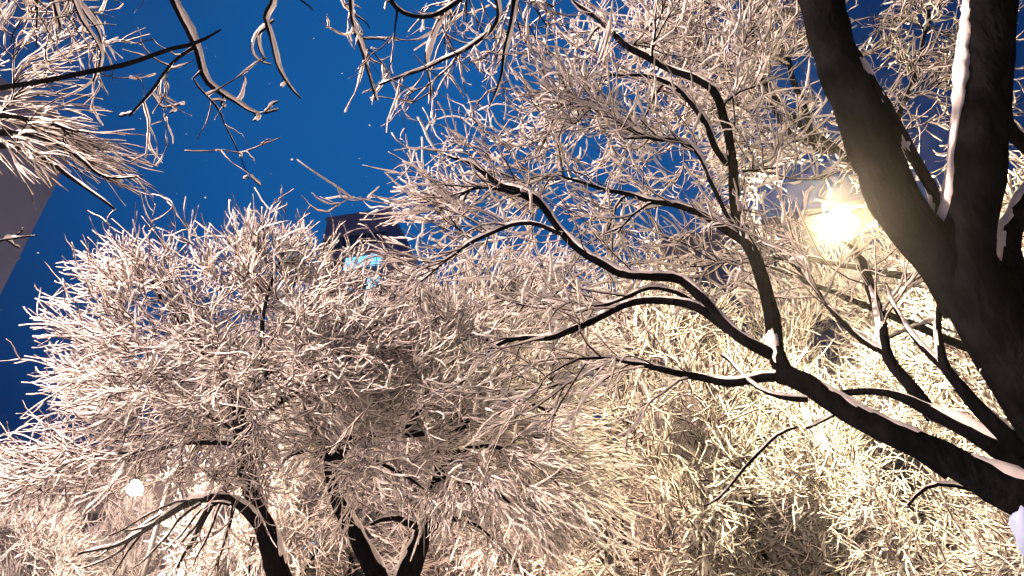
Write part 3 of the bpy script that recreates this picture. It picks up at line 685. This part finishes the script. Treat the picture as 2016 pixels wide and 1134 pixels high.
# (pixel x of the trunk, pixel y of the crown top, distance, which, width factor, turn, label)
FT = [
    (1530, 560, 16.0, 0, 0.95, 0.4, 'yellow lit snowy tree directly behind the bright lamp'),
    (1250, 590, 13.0, 1, 1.15, 1.9, 'yellow lit snowy crown filling the space under the long bent limb'),
    (1800, 440, 14.5, 1, 0.8, 3.0, 'snowy crown right of the lamp, mostly hidden by the black trunk'),
    (1420, 680, 13.0, 0, 0.8, 4.1, 'low snowy crown beneath the main right hand branch'),
    (1690, 740, 12.0, 1, 0.7, 5.2, 'brownish snowy crown in the lower right corner'),
    (2060, 760, 11.0, 0, 0.7, 2.6, 'shaded snowy crown at the right edge under the thickest branch'),
    (1040, 640, 15.0, 0, 1.05, 0.9, 'snowy crown behind the streaming twigs at the centre'),
    (2080, 350, 12.0, 1, 1.0, 1.2, 'snowy crown right of the black trunk'),
    (760, 660, 17.0, 1, 1.0, 3.6, 'snowy crown behind the top of the leaning slim tree'),
    (1180, 900, 20.0, 0, 1.0, 5.0, 'pinkish far crown low at the centre of the picture'),
    (250, 1000, 20, 0, 0.85, 2.2, 'yellow lit snowy crown just below the distant lamp'),
    (30, 920, 18.0, 1, 0.75, 4.6, 'pink snowy crown in the lower left corner'),
    (600, 900, 18.0, 1, 0.85, 0.2, 'pink snowy crown between the two leaning trunks'),
    (610, 560, 15.5, 0, 0.65, 2.9, 'dim snowy crown directly behind the round crowned tree'),
]
for i, (px, py, dist, w, wf, rz, lab) in enumerate(FT):
    src = (f1, f2)[w].root
    first = i == 0 or i == 1
    o = src if first else copy_tree(src, lab)
    o['label'] = lab
    p = P_dist(px, py, dist)
    s = p[2] / 8.9
    o.location = (p[0], p[1], 0); o.rotation_euler = (0, 0, rz)
    o.scale = (wf, wf, s)

# ---- snow heap in the crotch at the right edge
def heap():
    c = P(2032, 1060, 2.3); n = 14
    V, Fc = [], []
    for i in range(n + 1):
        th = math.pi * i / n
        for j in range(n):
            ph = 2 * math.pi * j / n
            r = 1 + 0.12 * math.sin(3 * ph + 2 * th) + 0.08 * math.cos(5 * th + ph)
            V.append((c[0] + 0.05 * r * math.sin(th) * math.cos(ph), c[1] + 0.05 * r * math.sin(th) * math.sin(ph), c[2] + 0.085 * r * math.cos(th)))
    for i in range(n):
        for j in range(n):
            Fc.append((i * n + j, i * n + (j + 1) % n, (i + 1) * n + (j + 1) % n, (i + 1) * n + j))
    m = simple('blue_light_snow', (0.35, 0.50, 0.85), 0.6, 0, (0.45, 0.58, 0.88), 20)  # snow, with the blue light on it painted into the base colour
    tag(link('snow_lump', mesh_np('snow_lump', V, Fc, m)), 'rounded snow lump with blue light in its colour at the right edge below the thickest branch', 'snow lump')
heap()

# ---- thin mist in the air, added for the glow round the lamps
hz = boxes_mesh('haze', [(-70, -20, -1.2, 70, 95, 62)], M['roof'])
hz.materials.clear()
m = bpy.data.materials.new('glow_mist'); m.use_nodes = True; n_ = m.node_tree; n_.nodes.clear()
o_ = n_.nodes.new('ShaderNodeOutputMaterial'); pv = n_.nodes.new('ShaderNodeVolumePrincipled')
pv.inputs['Color'].default_value = (0.95, 0.93, 0.96, 1); pv.inputs['Density'].default_value = 0.0011; pv.inputs['Anisotropy'].default_value = 0.94
n_.links.new(pv.outputs[0], o_.inputs['Volume']); hz.materials.append(m)
tag(link('haze', hz), kind='stuff')

# ---- a few flakes in the air
def flakes(n=260):
    V, Fc = [], []
    for i in range(n):
        c = P(rng.uniform(-100, 2116), rng.uniform(-100, 1200), rng.uniform(3.0, 8.0)); r = 0.0025 + 0.006 * rng.random() ** 2
        k = len(V)
        for d in ((1, 0, 0), (-1, 0, 0), (0, 1, 0), (0, -1, 0), (0, 0, 1), (0, 0, -1)):
            V.append(tuple(c + np.array(d) * r * rng.uniform(0.6, 1.3)))
        Fc += [(k, k + 2, k + 4), (k + 2, k + 1, k + 4), (k + 1, k + 3, k + 4), (k + 3, k, k + 4), (k + 2, k, k + 5), (k + 1, k + 2, k + 5), (k + 3, k + 1, k + 5), (k, k + 3, k + 5)]
    tag(link('snowflakes', mesh_np('snowflakes', V, Fc, M['snow'])), kind='stuff')
flakes()
